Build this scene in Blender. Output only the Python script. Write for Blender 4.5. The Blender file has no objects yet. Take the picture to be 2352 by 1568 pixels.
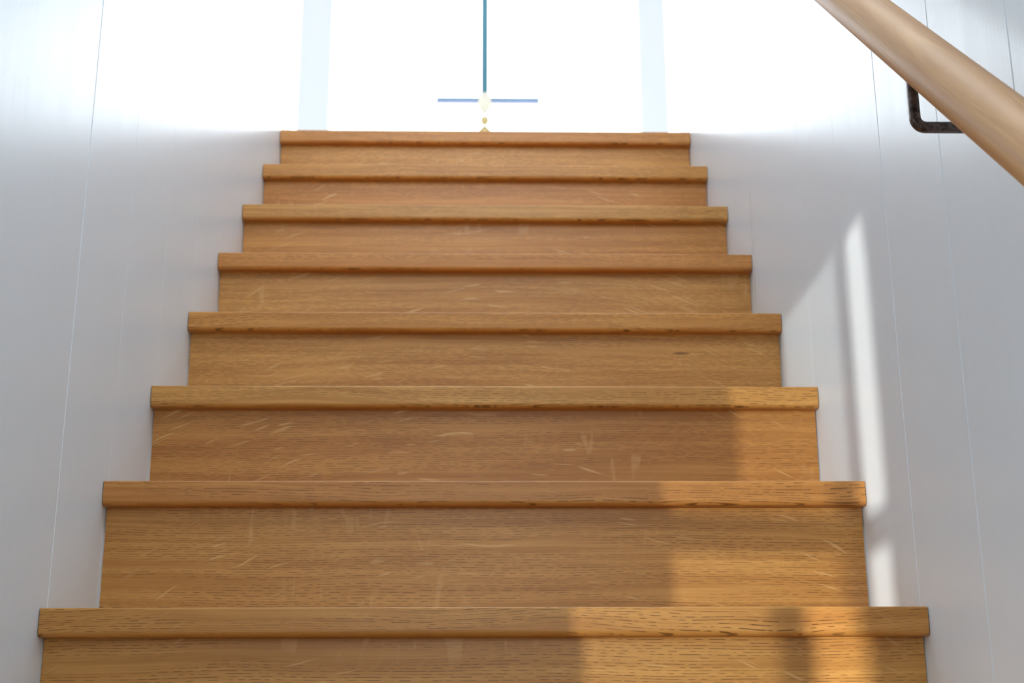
import bpy, bmesh, math, random
from mathutils import Vector, Matrix
random.seed(4)
sc = bpy.context.scene

# ------------------------------------------------------------------ camera
CX, CY, CZ = -0.00507, -1.69329, -0.15876
YAW, PITCH, ROLL, FPX = 0.0221071, 0.2877826, -0.00376364, 3096.25
cy_, sy_, cp_, sp_, cr_, sr_ = math.cos(YAW), math.sin(YAW), math.cos(PITCH), math.sin(PITCH), math.cos(ROLL), math.sin(ROLL)
fw = Vector((sy_*cp_, cy_*cp_, sp_)); r0 = Vector((cy_, -sy_, 0)); u0 = r0.cross(fw)
rt = r0*cr_ + u0*sr_; up = u0*cr_ - r0*sr_
cam = bpy.data.cameras.new('camera'); camo = bpy.data.objects.new('camera', cam)
sc.collection.objects.link(camo); sc.camera = camo
M = Matrix((rt, up, -fw)).transposed().to_4x4(); M.translation = (CX, CY, CZ)
camo.matrix_world = M
cam.sensor_width = 36; cam.lens = FPX/2352*36; cam.clip_start = .02
cam.dof.use_dof = True; cam.dof.focus_distance = 1.66; cam.dof.aperture_fstop = 9.0

# ------------------------------------------------------------------ world, sun, exposure
w = bpy.data.worlds.new('world'); sc.world = w; w.use_nodes = True
bg = w.node_tree.nodes['Background']
bg.inputs[1].default_value = 5.0
_t = w.node_tree; _tc = _t.nodes.new('ShaderNodeTexCoord'); _sp = _t.nodes.new('ShaderNodeSeparateXYZ')
_mr = _t.nodes.new('ShaderNodeMapRange'); _mr.inputs[1].default_value = -.04; _mr.inputs[2].default_value = .04
_mx = _t.nodes.new('ShaderNodeMix'); _mx.data_type = 'RGBA'
_mx.inputs[6].default_value = (.36, .39, .42, 1)        # ground far below
_mx.inputs[7].default_value = (.87, .94, 1.0, 1)        # bright overcast sky
_t.links.new(_tc.outputs['Generated'], _sp.inputs[0]); _t.links.new(_sp.outputs[2], _mr.inputs[0])
_t.links.new(_mr.outputs[0], _mx.inputs[0]); _t.links.new(_mx.outputs[2], bg.inputs[0])
sun = bpy.data.lights.new('sun', 'SUN'); sun.energy = 3.4; sun.angle = math.radians(.9); sun.color = (1, .97, .90)
suno = bpy.data.objects.new('sun', sun); sc.collection.objects.link(suno)
SD = Vector((0.645, 1.0, -0.010)).normalized()
suno.rotation_euler = (-SD).to_track_quat('Z', 'Y').to_euler(); suno.location = (-4, -5, 2)
sc.view_settings.view_transform = 'Standard'; sc.view_settings.look = 'None'
sc.view_settings.gamma = 1; sc.view_settings.use_curve_mapping = False
sc.view_settings.exposure = 0.33
sc.cycles.max_bounces = 6; sc.cycles.diffuse_bounces = 4; sc.cycles.glossy_bounces = 3; sc.cycles.transmission_bounces = 2
sc.cycles.transparent_max_bounces = 8; sc.cycles.caustics_reflective = False; sc.cycles.caustics_refractive = False
sc.cycles.use_light_tree = False; sc.cycles.use_adaptive_sampling = True; sc.cycles.adaptive_threshold = .018; sc.cycles.adaptive_min_samples = 20

def portal(loc, direction, sx, sy):
    l = bpy.data.lights.new('sky_portal', 'AREA'); l.shape = 'RECTANGLE'; l.size = sx; l.size_y = sy
    l.cycles.is_portal = True
    o = bpy.data.objects.new('sky_portal', l); sc.collection.objects.link(o)
    o.location = loc; o.rotation_euler = Vector(direction).to_track_quat('-Z', 'Z').to_euler()
G, RS, HW = 0.230224, 0.201163, 0.55          # going, rise, half width
NS = 8; ZL = 7*RS; YL = 7*G                   # landing height and nose
ZF = -7*RS; YB = -2.6; YE = 1.78; YW = 5.0; ZC = 3.98
portal((0, YW+.05, 2.7), (0, -1, 0), 4.9, 2.5)
portal((0, YB-.05, .575), (0, 1, 0), .56, .97)
portal((0, -1.22, 2.6), (0, 1, 0), 1.1, 2.1)
portal((-HW-.03, -1.345, .0), (1, 0, 0), .75, 1.3)

# ------------------------------------------------------------------ node helpers
class NT:
    def __init__(s, name):
        s.m = bpy.data.materials.new(name); s.m.use_nodes = True; s.t = s.m.node_tree
        s.b = s.t.nodes['Principled BSDF']; s.out = s.t.nodes['Material Output']
    def n(s, typ, **kw):
        nd = s.t.nodes.new(typ)
        for k, v in kw.items(): setattr(nd, k, v)
        return nd
    def put(s, sock, v):
        if isinstance(v, bpy.types.NodeSocket): s.t.links.new(v, sock)
        else: sock.default_value = v
    def math(s, op, a, b=0.0, c=None, clamp=False):
        nd = s.n('ShaderNodeMath', operation=op, use_clamp=clamp)
        s.put(nd.inputs[0], a); s.put(nd.inputs[1], b)
        if c is not None: s.put(nd.inputs[2], c)
        return nd.outputs[0]
    def comb(s, x, y, z):
        nd = s.n('ShaderNodeCombineXYZ'); s.put(nd.inputs[0], x); s.put(nd.inputs[1], y); s.put(nd.inputs[2], z)
        return nd.outputs[0]
    def noise(s, vec, scale=1.0, detail=2.0, rough=.5, dist=0.0):
        nd = s.n('ShaderNodeTexNoise'); s.put(nd.inputs['Vector'], vec)
        nd.inputs['Scale'].default_value = scale; nd.inputs['Detail'].default_value = detail
        nd.inputs['Roughness'].default_value = rough; nd.inputs['Distortion'].default_value = dist
        return nd.outputs[0]
    def ramp(s, f, a, b, smooth=True):          # 0..1 between a and b
        nd = s.n('ShaderNodeMapRange', interpolation_type='SMOOTHSTEP' if smooth else 'LINEAR')
        s.put(nd.inputs[0], f); nd.inputs[1].default_value = a; nd.inputs[2].default_value = b
        return nd.outputs[0]
    def mix(s, f, a, b):
        nd = s.n('ShaderNodeMix', data_type='RGBA'); s.put(nd.inputs[0], f); s.put(nd.inputs[6], a); s.put(nd.inputs[7], b)
        return nd.outputs[2]
    def bump(s, h, strength, dist):
        nd = s.n('ShaderNodeBump'); s.put(nd.inputs['Height'], h)
        nd.inputs['Strength'].default_value = strength; nd.inputs['Distance'].default_value = dist
        s.t.links.new(nd.outputs[0], s.b.inputs['Normal'])

def oak(name, fleck=1.0, rough=.38, light=1.0, wavy=1.0, pore=1.0, knot=None, sat=1.0):
    """quarter-sawn varnished oak; grain runs along the object's x axis"""
    m = NT(name)
    tc = m.n('ShaderNodeTexCoord'); sp = m.n('ShaderNodeSeparateXYZ'); m.t.links.new(tc.outputs['Object'], sp.inputs[0])
    X, Y, Z = sp.outputs
    oi = m.n('ShaderNodeObjectInfo'); rnd = oi.outputs['Random']
    off = m.math('MULTIPLY', rnd, 37.0)
    Zs = m.math('ADD', Z, m.math('MULTIPLY', Y, .7))
    # slow wander of the grain
    wan = m.noise(m.comb(m.math('MULTIPLY', X, 2.2), off, m.math('MULTIPLY', Zs, 9.0)), 1, 2)
    Zw = m.math('MULTIPLY_ADD', wan, .030*wavy, Zs)
    # broad soft streaks
    st = m.noise(m.comb(m.math('MULTIPLY', X, 1.8), off, m.math('MULTIPLY', Zw, 85.0)), 1, 3, .6)
    fine = m.noise(m.comb(m.math('MULTIPLY', X, 9.0), off, m.math('MULTIPLY', Zw, 520.0)), 1, 2, .6)
    blot = m.noise(m.comb(m.math('MULTIPLY', X, 3.0), off, m.math('MULTIPLY', Zs, 11.0)), 1, 2)
    tone = m.math('ADD', m.math('MULTIPLY', m.ramp(st, .34, .66), .5), m.math('MULTIPLY', m.ramp(fine, .3, .7), .25))
    tone = m.math('ADD', tone, m.math('MULTIPLY', m.ramp(blot, .3, .7), .25))
    ca = (.42*light, .172*light, .034*light, 1); cb = (.65*light, .325*light, .085*light, 1)
    col = m.mix(tone, ca, cb)
    # plank to plank difference: redder / yellower
    hs = m.n('ShaderNodeHueSaturation'); hs.inputs['Hue'].default_value = .5
    hs.inputs['Saturation'].default_value = sat
    m.put(hs.inputs['Color'], col); col = hs.outputs[0]
    mt = m.n('ShaderNodeMix', data_type='RGBA', blend_type='MULTIPLY'); mt.inputs[0].default_value = 1
    m.put(mt.inputs[6], col); m.put(mt.inputs[7], oi.outputs['Color']); col = mt.outputs[2]      # each board has its own tone
    # rows of open pores: dark dashes on the growth rings
    row = m.math('SINE', m.math('MULTIPLY', Zw, 2*math.pi/.0036))
    dash = m.noise(m.comb(m.math('MULTIPLY', X, 75.0), off, m.math('MULTIPLY', Zw, 330.0)), 1, 1)
    patch = m.noise(m.comb(m.math('MULTIPLY', X, 2.5), off, m.math('MULTIPLY', Zw, 40.0)), 1, 2)
    p = m.math('MULTIPLY', m.ramp(row, .45, .95), m.ramp(dash, .42, .56))
    p = m.math('MULTIPLY', p, m.ramp(patch, .32, .52))
    p = m.math('MULTIPLY', p, .85*pore)
    col = m.mix(p, col, (.135*light, .052*light, .012*light, 1))
    if knot:
        kx, kz, rx, rz = knot
        dx = m.math('DIVIDE', m.math('SUBTRACT', X, kx), rx); dz = m.math('DIVIDE', m.math('SUBTRACT', Z, kz), rz)
        kd = m.math('ADD', m.math('MULTIPLY', dx, dx), m.math('MULTIPLY', dz, dz))
        kd = m.math('ADD', kd, m.math('MULTIPLY_ADD', fine, 1.2, -.6))
        col = m.mix(m.math('MULTIPLY', m.math('SUBTRACT', 1.0, m.ramp(kd, .1, 1.3)), .65), col, (.09, .035, .012, 1))
    # medullary ray flecks: pale slanting strokes
    if fleck > 0:
        xo = m.math('MULTIPLY_ADD', rnd, .12, -.06)
        xs = m.math('ADD', X, xo)
        curve = m.math('MULTIPLY', m.math('MULTIPLY', xs, m.math('ABSOLUTE', xs)), 0.0)
        slope = m.math('MULTIPLY', m.math('MULTIPLY', xs, xs), .52)
        v = m.math('ADD', m.math('ADD', Zs, slope), m.math('MULTIPLY', m.noise(m.comb(m.math('MULTIPLY', X, 9.), off, m.math('MULTIPLY', Zs, 14.)), 1, 1), .035))
        fl = m.noise(m.comb(m.math('MULTIPLY', X, 17.0), off, m.math('MULTIPLY', v, 210.0)), 1, 0)
        fm = m.noise(m.comb(m.math('MULTIPLY', X, 6.0), m.math('ADD', off, 5.0), m.math('MULTIPLY', Zs, 16.0)), 1, 1)
        f = m.math('MULTIPLY', m.ramp(fl, .70, .78), m.ramp(fm, .42, .58))
        f = m.math('MULTIPLY', f, .60*fleck)
        # curly flecks standing across the grain
        cu = m.noise(m.comb(m.math('MULTIPLY', X, 42.0), off, m.math('MULTIPLY', Zs, 9.0)), 1, 0, .5, 1.6)
        cm = m.noise(m.comb(m.math('MULTIPLY', X, 4.0), m.math('ADD', off, 9.0), m.math('MULTIPLY', Zs, 14.0)), 1, 1)
        c = m.math('MULTIPLY', m.ramp(cu, .66, .74), m.ramp(cm, .54, .66))
        f = m.math('MAXIMUM', f, m.math('MULTIPLY', c, .26*fleck))
        col = m.mix(f, col, (.74*light, .45*light, .18*light, 1))
    m.put(m.b.inputs['Base Color'], col)
    m.b.inputs['Roughness'].default_value = rough
    m.b.inputs['IOR'].default_value = 1.42
    m.bump(m.noise(m.comb(m.math('MULTIPLY', X, 60.0), 2.0, m.math('MULTIPLY', Zs, 600.0)), 1, 0), .12, .0003)
    return m.m

def simple(name, col, rough=.5, metal=0.0, noise_amt=0.0, nscale=40, ior=1.45, aniso=None):
    m = NT(name)
    if noise_amt:
        tc = m.n('ShaderNodeTexCoord')
        v = tc.outputs['Object']
        nz = m.noise(v, nscale, 4, .6)
        c2 = tuple(min(1, c*(1+noise_amt)) for c in col[:3]) + (1,)
        c1 = tuple(c*(1-noise_amt) for c in col[:3]) + (1,)
        m.put(m.b.inputs['Base Color'], m.mix(m.ramp(nz, .3, .7), c1, c2))
    else:
        m.b.inputs['Base Color'].default_value = (*col[:3], 1)
    m.b.inputs['Roughness'].default_value = rough; m.b.inputs['Metallic'].default_value = metal
    m.b.inputs['IOR'].default_value = ior
    return m.m

def paint(name, col, rough):
    """satin white paint on boards, brushed vertically"""
    m = NT(name)
    tc = m.n('ShaderNodeTexCoord'); sp = m.n('ShaderNodeSeparateXYZ'); m.t.links.new(tc.outputs['Object'], sp.inputs[0])
    X, Y, Z = sp.outputs
    H = m.math('ADD', X, Y)
    br = m.noise(m.comb(m.math('MULTIPLY', H, 420.0), 0.0, m.math('MULTIPLY', Z, 9.0)), 1, 1, .6)
    br2 = m.noise(m.comb(m.math('MULTIPLY', H, 45.0), 3.0, m.math('MULTIPLY', Z, 2.0)), 1, 1, .5)
    tone = m.math('ADD', m.math('MULTIPLY', br, .5), m.math('MULTIPLY', br2, .5))
    c = m.mix(m.ramp(tone, .3, .7), tuple(x*.985 for x in col)+(1,), tuple(col)+(1,))
    m.put(m.b.inputs['Base Color'], c)
    m.put(m.b.inputs['Roughness'], m.math('MULTIPLY_ADD', br2, .10, rough-.05))
    m.b.inputs['IOR'].default_value = 1.40
    h = m.noise(m.comb(m.math('MULTIPLY', H, 300.0), 1.0, m.math('MULTIPLY', Z, 8.0)), 1, 1, .6)
    m.bump(h, .30, .0005)
    return m.m

def glass(name, tint):
    m = NT(name); m.t.nodes.remove(m.b)
    tr = m.n('ShaderNodeBsdfTransparent'); tr.inputs[0].default_value = (*tint, 1)
    gl = m.n('ShaderNodeBsdfGlossy'); gl.inputs['Roughness'].default_value = .02
    lw = m.n('ShaderNodeLayerWeight'); lw.inputs[0].default_value = .5
    fr_ = m.math('MULTIPLY_ADD', m.math('POWER', lw.outputs['Facing'], 5.0), .85, .05)
    mx = m.n('ShaderNodeMixShader')
    m.t.links.new(fr_, mx.inputs[0]); m.t.links.new(tr.outputs[0], mx.inputs[1]); m.t.links.new(gl.outputs[0], mx.inputs[2])
    m.t.links.new(mx.outputs[0], m.out.inputs[0])
    return m.m

OAK_T = oak('oak_tread', fleck=.15, wavy=1.9, pore=1.0)
OAK_R = oak('oak_riser', fleck=1.0, wavy=.8, pore=.85)
OAK_K = oak('oak_riser_knot', fleck=.8, wavy=.8, pore=.85, knot=(.363, -.072, .016, .0028))
OAK_H = oak('oak_handrail', fleck=0, rough=.46, wavy=.6, pore=0, sat=.88, light=1.0)
OAK_F = oak('oak_floor', fleck=.2)
PALE_F = simple('pale_floor_finish', (.72, .71, .69), .5, 0, .03, 6)
WALL = paint('white_wall_paint', (.80, .87, .92), .30)
TRIM = paint('white_trim_paint', (.85, .81, .785), .35)
CEIL = simple('ceiling_paint', (.84, .85, .86), .7, noise_amt=.01)
IRON = simple('aged_dark_bronze', (.085, .058, .048), .40, .45, .7, 160)
BRASS = simple('brass', (.62, .46, .20), .35, .8, .1)
TEAL = simple('blue_green_cord', (.10, .25, .31), .5, 0, .1, 200)
CREAM = simple('cream_ceramic', (.88, .76, .58), .4, 0, .03)
PALE = simple('pale_lavender_enamel', (.62, .60, .80), .4, 0, .03)
BLUE = simple('blue_grey_metal', (.22, .33, .44), .45, .2, .05)
GREY = simple('grey_handle_metal', (.45, .46, .47), .35, .6, .05)
GLASS = glass('window_glass', (1, 1, 1)); GLASS_D = glass('window_glass_grey', (.62, .64, .65))
DARK = simple('dark_joint', (.02, .014, .01), .8)

# ------------------------------------------------------------------ mesh helpers
def link(name, bm, mat, parent=None, loc=None, smooth=False, kind=None):
    me = bpy.data.meshes.new(name); bmesh.ops.recalc_face_normals(bm, faces=bm.faces)
    bm.to_mesh(me); bm.free(); me.materials.append(mat)
    if smooth:
        for f in me.polygons: f.use_smooth = True
    o = bpy.data.objects.new(name, me); sc.collection.objects.link(o)
    if loc is not None: o.location = loc
    if parent is not None: o.parent = parent
    if kind: o['kind'] = kind
    return o

def box_bm(x0, x1, y0, y1, z0, z1, bev=0.0, seg=2, bm=None):
    bm = bm or bmesh.new()
    r = bmesh.ops.create_cube(bm, size=1)
    for v in r['verts']:
        v.co = Vector((x0+(v.co.x+.5)*(x1-x0), y0+(v.co.y+.5)*(y1-y0), z0+(v.co.z+.5)*(z1-z0)))
    if bev:
        es = list({e for v in r['verts'] for e in v.link_edges})
        bmesh.ops.bevel(bm, geom=es, offset=bev, segments=seg, affect='EDGES', profile=.5)
    return bm

def prism_x(pts, x0, x1):
    """closed (y,z) outline extruded along x"""
    bm = bmesh.new()
    a = [bm.verts.new((x0, y, z)) for y, z in pts]; b = [bm.verts.new((x1, y, z)) for y, z in pts]
    bm.faces.new(a); bm.faces.new(b[::-1]); n = len(pts)
    for i in range(n): bm.faces.new((a[i], b[i], b[(i+1) % n], a[(i+1) % n]))
    return bm

def prism_z(pts, z0, z1):
    bm = bmesh.new()
    a = [bm.verts.new((x, y, z0)) for x, y in pts]; b = [bm.verts.new((x, y, z1)) for x, y in pts]
    bm.faces.new(a); bm.faces.new(b[::-1]); n = len(pts)
    for i in range(n): bm.faces.new((a[i], b[i], b[(i+1) % n], a[(i+1) % n]))
    return bm

def lathe_bm(prof, n=32, bm=None, c=(0, 0)):
    bm = bm or bmesh.new(); rings = []
    for r, z in prof:
        rings.append([bm.verts.new((c[0]+r*math.cos(2*math.pi*i/n), c[1]+r*math.sin(2*math.pi*i/n), z)) for i in range(n)])
    for a, b in zip(rings, rings[1:]):
        for i in range(n): bm.faces.new((a[i], a[(i+1) % n], b[(i+1) % n], b[i]))
    bm.faces.new(rings[0][::-1]); bm.faces.new(rings[-1])
    return bm

def sweep_bm(path, ry, rz, n=16, power=2.0, side=Vector((0, 1, 0))):
    """rounded bar swept along a path; section half sizes ry (along side), rz"""
    bm = bmesh.new(); rings = []
    for i, p in enumerate(path):
        t = (path[min(i+1, len(path)-1)] - path[max(i-1, 0)]).normalized()
        s = (side - t*side.dot(t)).normalized(); q = t.cross(s)
        ring = []
        for k in range(n):
            a = 2*math.pi*k/n; ca, sa = math.cos(a), math.sin(a)
            ca = math.copysign(abs(ca)**(2/power), ca); sa = math.copysign(abs(sa)**(2/power), sa)
            ring.append(bm.verts.new(p + s*ry*ca + q*rz*sa))
        rings.append(ring)
    for a, b in zip(rings, rings[1:]):
        for i in range(n): bm.faces.new((a[i], a[(i+1) % n], b[(i+1) % n], b[i]))
    bm.faces.new(rings[0][::-1]); bm.faces.new(rings[-1])
    return bm

def thing(name, label, cat, loc=(0, 0, 0), group=None):
    o = bpy.data.objects.new(name, None); sc.collection.objects.link(o); o.location = loc
    o['label'] = label; o['category'] = cat
    if group: o['group'] = group
    return o

# ------------------------------------------------------------------ setting
PL = .2285                                        # board width of the wall panelling
def wall_profile(side, y0, y1, skip=()):
    """(x,y) outline of a boarded wall whose inner face is at |x| = HW, with V grooves"""
    gy = [.030 + PL*k for k in range(-12 if side > 0 else 0, 9)]
    pts = [(side*HW, y0)]
    for g in gy:
        if y0+.01 < g < y1-.01:
            k_ = 1.0 if abs(g-.030) < .01 or (side > 0 and g < 0) else .30
            pts += [(side*HW, g-.0010*k_), (side*(HW+.0022*k_), g-.0008*k_), (side*HW, g+.0026*k_)]
    pts += [(side*HW, y1), (side*(HW+.10), y1), (side*(HW+.10), y0)]
    return pts
link('wall_left', prism_z(wall_profile(-1, -.96, YE), ZF, ZC), WALL, kind='structure')
link('wall_right', prism_z(wall_profile(1, YB, YE), ZF, ZC), WALL, kind='structure')
# left wall behind the camera, around the side window
WY0, WY1, WZ0, WZ1 = -1.72, -.96, -.62, .66
link('wall_left', box_bm(-HW-.10, -HW, YB, WY0, ZF, ZC), WALL, kind='structure')
link('wall_left', box_bm(-HW-.10, -HW, WY0, WY1, ZF, WZ0), WALL, kind='structure')
link('wall_left', box_bm(-HW-.10, -HW, WY0, WY1, WZ1, ZC), WALL, kind='structure')
# side window: frame bars sit flush with the inner wall face
win = link('window_4', box_bm(-HW-.03, -HW, WY0, -1.662, WZ0, WZ1), TRIM, kind='structure')
def wbar(name, y0, y1, z0, z1, mat=TRIM):
    e = .0015 if name == 'window_mullion' else 0
    return link(name, box_bm(-HW-.008-e, -HW+e, y0, y1, z0, z1), mat, win)
wbar('window_mullion', -1.466, -1.410, WZ0, WZ1)
wbar('window_stile', -1.022, WY1, WZ0, WZ1)
wbar('window_transom', -1.662, -1.02, .113, .169)
wbar('window_top_rail', -1.662, -1.022, .597, WZ1)
wbar('window_bottom_rail', -1.662, -1.022, WZ0, WZ0+.05)
b = bmesh.new()
vs = [b.verts.new(v) for v in ((-HW-.008, -1.662, .0), (-HW-.008, -1.661, .0), (-HW-.008, -1.566, .6), (-HW-.008, -1.662, .6),
                               (-HW-.002, -1.662, .0), (-HW-.002, -1.661, .0), (-HW-.002, -1.566, .6), (-HW-.002, -1.662, .6))]
for q in ((0, 1, 2, 3), (7, 6, 5, 4), (0, 4, 5, 1), (1, 5, 6, 2), (2, 6, 7, 3), (3, 7, 4, 0)): b.faces.new([vs[i] for i in q])
link('window_blind', b, TRIM, win)  # unseen wedge, added to slant the near edge of the sun patch
link('window_pane', box_bm(-HW-.006, -HW-.004, -1.410, -1.035, WZ0+.05, .597), GLASS_D, win)  # grey tint added to dim this pane's share of the sun patch
link('window_pane', box_bm(-HW-.006, -HW-.004, -1.662, -1.466, WZ0+.05, .597), GLASS, win)

link('floor', box_bm(-HW-.1, HW+.1, YB-.1, -6*G+.05, ZF-.12, ZF), OAK_F, kind='structure')
link('floor', box_bm(-2.6, 2.6, YL+.26, YW+.12, ZL-.20, ZL-.001), PALE_F, kind='structure')
SK = (-.50, .50, -.75, 1.45)                        # unseen skylight, added over the stair well to bring more light
link('ceiling', box_bm(-2.6, 2.6, SK[3], YW+.12, ZC, ZC+.1), CEIL, kind='structure')
link('ceiling', box_bm(-2.6, SK[0], -1.2, SK[3], ZC, ZC+.1), CEIL, kind='structure')
link('ceiling', box_bm(SK[1], 2.6, -1.2, SK[3], ZC, ZC+.1), CEIL, kind='structure')
link('ceiling', box_bm(SK[0], SK[1], -1.2, SK[2], ZC, ZC+.1), CEIL, kind='structure')
sk = link('window_6', box_bm(SK[0], SK[0]+.04, SK[2], SK[3], ZC+.1, ZC+.14), TRIM, kind='structure')
link('window_frame', box_bm(SK[1]-.04, SK[1], SK[2], SK[3], ZC+.1, ZC+.14), TRIM, sk)
link('window_pane', box_bm(SK[0]+.04, SK[1]-.04, SK[2], SK[3], ZC+.115, ZC+.122), GLASS, sk)
portal(((SK[0]+SK[1])/2, (SK[2]+SK[3])/2, ZC+.16), (0, 0, -1), SK[1]-SK[0], SK[3]-SK[2])
link('ceiling', box_bm(-HW-.1, HW+.1, YB-.1, -1.1, 1.05, 1.15), CEIL, kind='structure')
link('wall_back', box_bm(-HW, HW, -1.2, -1.1, 1.15, 1.55), WALL, kind='structure')
link('wall_back', box_bm(-HW, HW, -1.2, -1.1, 3.65, ZC), WALL, kind='structure')
wb = link('window_5', box_bm(-HW, -HW+.05, -1.18, -1.12, 1.55, 3.65), TRIM, kind='structure')  # unseen high window, added to light steps and walls from above
link('window_frame', box_bm(HW-.05, HW, -1.18, -1.12, 1.55, 3.65), TRIM, wb)
link('window_pane', box_bm(-HW+.05, HW-.05, -1.155, -1.148, 1.55, 3.65), GLASS, wb)
# unseen glazed door behind the camera, added to light the risers
DX = .27
dr = link('door_1', box_bm(-HW, -DX, YB-.04, YB, ZF, 1.05), TRIM, kind='structure')
link('door_frame', box_bm(DX, HW, YB-.04, YB, ZF, 1.05), TRIM, dr)
link('door_frame', box_bm(-DX, DX, YB-.04, YB, ZF, .10), TRIM, dr)
link('door_pane', box_bm(-DX, DX, YB-.025, YB-.018, .10, 1.05), GLASS, dr)

# upper room
link('wall_front', box_bm(-2.6, -HW-.10, YE-.1, YE, ZL, ZC), WALL, kind='structure')
link('wall_front', box_bm(HW+.10, 2.6, YE-.1, YE, ZL, ZC), WALL, kind='structure')
link('wall_left', box_bm(-2.7, -2.6, YE-.1, YW+.12, ZL-.2, ZC+.1), WALL, kind='structure')
link('wall_right', box_bm(2.6, 2.7, YE-.1, YW+.12, ZL-.2, ZC+.1), WALL, kind='structure')
# white uprights between the window bays
link('trim_1', box_bm(-1.012, -.842, YW-.06, YW+.06, ZL, ZC, .004), TRIM, kind='structure')
link('trim_2', box_bm(.846, .993, YW-.06, YW+.06, ZL, ZC, .004), TRIM, kind='structure')
bays = ((-2.6, -1.012), (-.842, .846), (.993, 2.6))
for i, (a, c) in enumerate(bays):
    o = link('window_%d' % (i+1), box_bm(a, c, YW-.02, YW+.05, ZC-.06, ZC), TRIM, kind='structure')
    link('window_sill', box_bm(a, c, YW-.04, YW+.06, ZL, ZL+.10), TRIM, o)
    link('window_pane', box_bm(a, c, YW+.005, YW+.011, ZL+.10, ZC-.06), GLASS, o)
    if i == 1:
        hx, hz = -.273, 3.505
        b = box_bm(hx-.0035, hx+.0035, YW-.03, YW-.022, hz-.026, hz+.026, .0015)
        hd = link('window_handle', b, GREY, o)
        link('handle_stem', box_bm(hx-.003, hx+.003, YW-.022, YW+.006, hz-.006, hz+.006), GREY, hd)

# ------------------------------------------------------------------ staircase
st = thing('staircase', 'straight flight of honey-coloured oak steps rising between two white boarded walls', 'staircase', (0, 0, ZF))
OH, TH, RV = .0235, .0355, .0075                 # nose overhang, tread thickness, rounding under the nose
ZN = ZF
def tread_bm(depth):
    pts = [(0.0028, 0)]
    pts += [(.0014, -.0003), (.0005, -.0010), (0, -.0024)]
    for k in range(7):
        a = math.pi/2*k/6
        pts.append((RV-RV*math.cos(a), -TH+RV-RV*math.sin(a)))
    pts += [(depth, -TH), (depth, 0)]
    return prism_x(pts, -HW+.0012, HW-.0012)
order = list(range(-6, NS))
YEL, ORG, RED, BRN, NEU = (1.02, 1.04, 1.02, 1), (1.0, .93, .84, 1), (1.02, .90, .84, 1), (.90, .84, .80, 1), (1, 1, 1, 1)
T_TONE = {0: NEU, 1: (.96, .88, .86, 1), 2: YEL, 3: ORG, 4: RED, 5: YEL, 6: ORG, 7: (1.04, .94, .98, 1)}
R_TONE = {0: (.98, 1.02, 1.02, 1), 1: NEU, 2: BRN, 3: NEU, 4: NEU, 5: ORG, 6: RED, 7: (1.06, 1.02, .98, 1)}
for k in order:
    nm_loc = (0, k*G, k*RS-ZF)
    dep = G+OH-.0005 if k < NS-1 else .2605
    link('tread', tread_bm(dep), OAK_T, st, nm_loc).color = T_TONE.get(k, NEU)
    zb = -RS if k > -6 else -RS
    rb = box_bm(-HW+.0022, HW-.0022, OH, OH+.018, zb+.0002, -TH, .0)
    link('riser', rb, OAK_K if k == 3 else OAK_R, st, nm_loc).color = R_TONE.get(k, NEU)

# ------------------------------------------------------------------ handrail
XR, RR = .455, .0280
sl = .89
def rail_pt(y): return Vector((XR, y, RZ0 + sl*y))
RZ0 = .9085
hr = thing('handrail', 'round light oak handrail fixed to the right-hand white wall by a dark metal bracket', 'handrail', (HW, -.39, 0))
def w2l(v): return Vector(v)-Vector((HW, -.39, 0))
# local frame: x along the rail so the grain follows it
ang = math.atan(sl)
y0r, y1r = -1.30, 1.30
L = math.hypot(y1r-y0r, sl*(y1r-y0r)); mid = rail_pt((y0r+y1r)/2)
n = 48; bm = bmesh.new(); rings = []
for x, rs in [(-L/2, .0), (-L/2, .80), (-L/2+.004, .95), (-L/2+.012, 1), (L/2-.012, 1), (L/2-.004, .95), (L/2, .8), (L/2, 0)]:
    if rs == 0: continue
    rings.append([bm.verts.new((x, RR*rs*math.cos(2*math.pi*i/n), RR*rs*math.sin(2*math.pi*i/n))) for i in range(n)])
for a, c in zip(rings, rings[1:]):
    for i in range(n): bm.faces.new((a[i], a[(i+1) % n], c[(i+1) % n], c[i]))
bm.faces.new(rings[0][::-1]); bm.faces.new(rings[-1])
ro = link('rail', bm, OAK_H, hr, w2l(mid), smooth=True)
ro.rotation_euler = (ang, 0, math.pi/2)
ro.rotation_mode = 'QUATERNION'
ex = Vector((0, math.cos(ang), math.sin(ang))); ez = Vector((0, -math.sin(ang), math.cos(ang))); ey = ez.cross(ex)
ro.rotation_quaternion = Matrix((ex, ey, ez)).transposed().to_quaternion()

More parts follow.
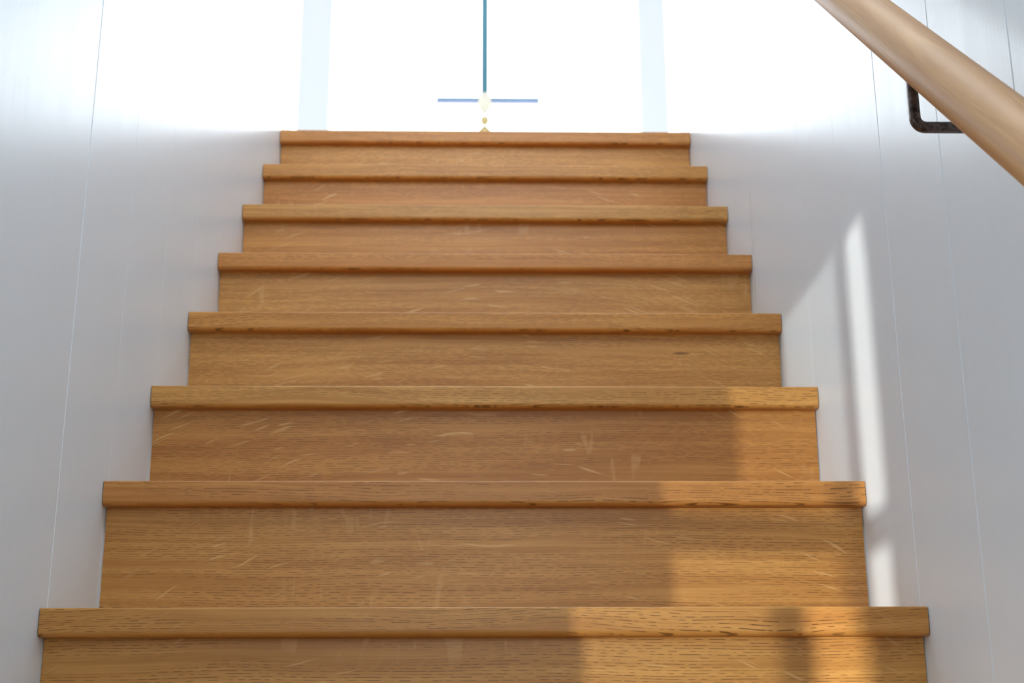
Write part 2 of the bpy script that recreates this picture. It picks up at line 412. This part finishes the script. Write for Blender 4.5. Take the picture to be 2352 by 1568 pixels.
def bracket(yb, zc):
    top = Vector((XR, yb, rail_pt(yb).z - RR*.6)); rc = .011
    path = [top, Vector((XR, yb, (top.z+zc+rc)/2)), Vector((XR, yb, zc+rc+.001))]
    for k in range(0, 9):
        a = math.pi/2*k/8
        path.append(Vector((XR+rc-rc*math.cos(a), yb, zc+rc-rc*math.sin(a))))
    path += [Vector((XR+rc+.002, yb, zc)), Vector((HW-.003, yb, zc))]
    br = link('bracket', sweep_bm([w2l(p) for p in path], .0056, .0056, 20, 3.2), IRON, hr, smooth=True)
    br['label'] = 'dark bronze angled rod bracket'
    bm = lathe_bm([(.020, 0), (.022, .0015), (.022, .004), (.020, .005)], 28)
    pl = link('mounting_plate', bm, IRON, br, smooth=False)
    pl.matrix_local = Matrix.Translation(w2l((HW, yb, zc))) @ Matrix.Rotation(-math.pi/2, 4, 'Y')
bracket(-.390, .466)
bracket(.80, .466+sl*(.80+.390))

# ------------------------------------------------------------------ pendant lamp over the landing
PY = 3.6; PXc = -.002
pd = thing('pendant_lamp', 'slim pendant lamp with a blue-green cord and thin crossbar hanging before the bright window', 'lamp', (PXc, PY, ZC))
def P(b, name, mat, smooth=True, par=None): return link(name, b, mat, par or pd, smooth=smooth)
def zr(z): return z-ZC
ZB = 2.497                                         # height of the crossbar
P(lathe_bm([(.05, 0), (.05, -.018), (.012, -.03), (.006, -.045)], 32), 'ceiling_rose', TRIM)
P(lathe_bm([(.0129, -.03), (.0129, zr(ZB+.015))], 16), 'cord', TEAL)
P(lathe_bm([(.013, zr(ZB+.030)), (.016, zr(ZB+.020)), (.024, zr(ZB+.008)), (.031, zr(ZB-.008)), (.031, zr(ZB-.022)), (.022, zr(ZB-.042)), (.008, zr(ZB-.060)), (.004, zr(ZB-.066))], 28), 'lamp_holder', CREAM)
cb = P(box_bm(-.207, .234, -.008, .008, zr(ZB-.007), zr(ZB+.007), .002), 'crossbar', BLUE, False)
P(box_bm(-.210, -.014, -.0022, .0022, zr(ZB-.018), zr(ZB-.004), .0008), 'crossbar_skirt', PALE, False, cb)
P(box_bm(.014, .236, -.0022, .0022, zr(ZB-.018), zr(ZB-.004), .0008), 'crossbar_skirt', PALE, False, cb)
P(lathe_bm([(.003, zr(ZB-.06)), (.003, zr(ZB-.15))], 14), 'stem', BRASS)
prof = [(max(.001, .018*math.sin(math.pi*k/10)), zr(ZB-.098)+.019*math.cos(math.pi*k/10)) for k in range(11)]
P(lathe_bm(prof, 24), 'brass_ball', BRASS)
P(lathe_bm([(.004, zr(ZB-.120)), (.007, zr(ZB-.128)), (.020, zr(ZB-.140)), (.032, zr(ZB-.160)), (.030, zr(ZB-.166))], 28), 'brass_bell', BRASS)
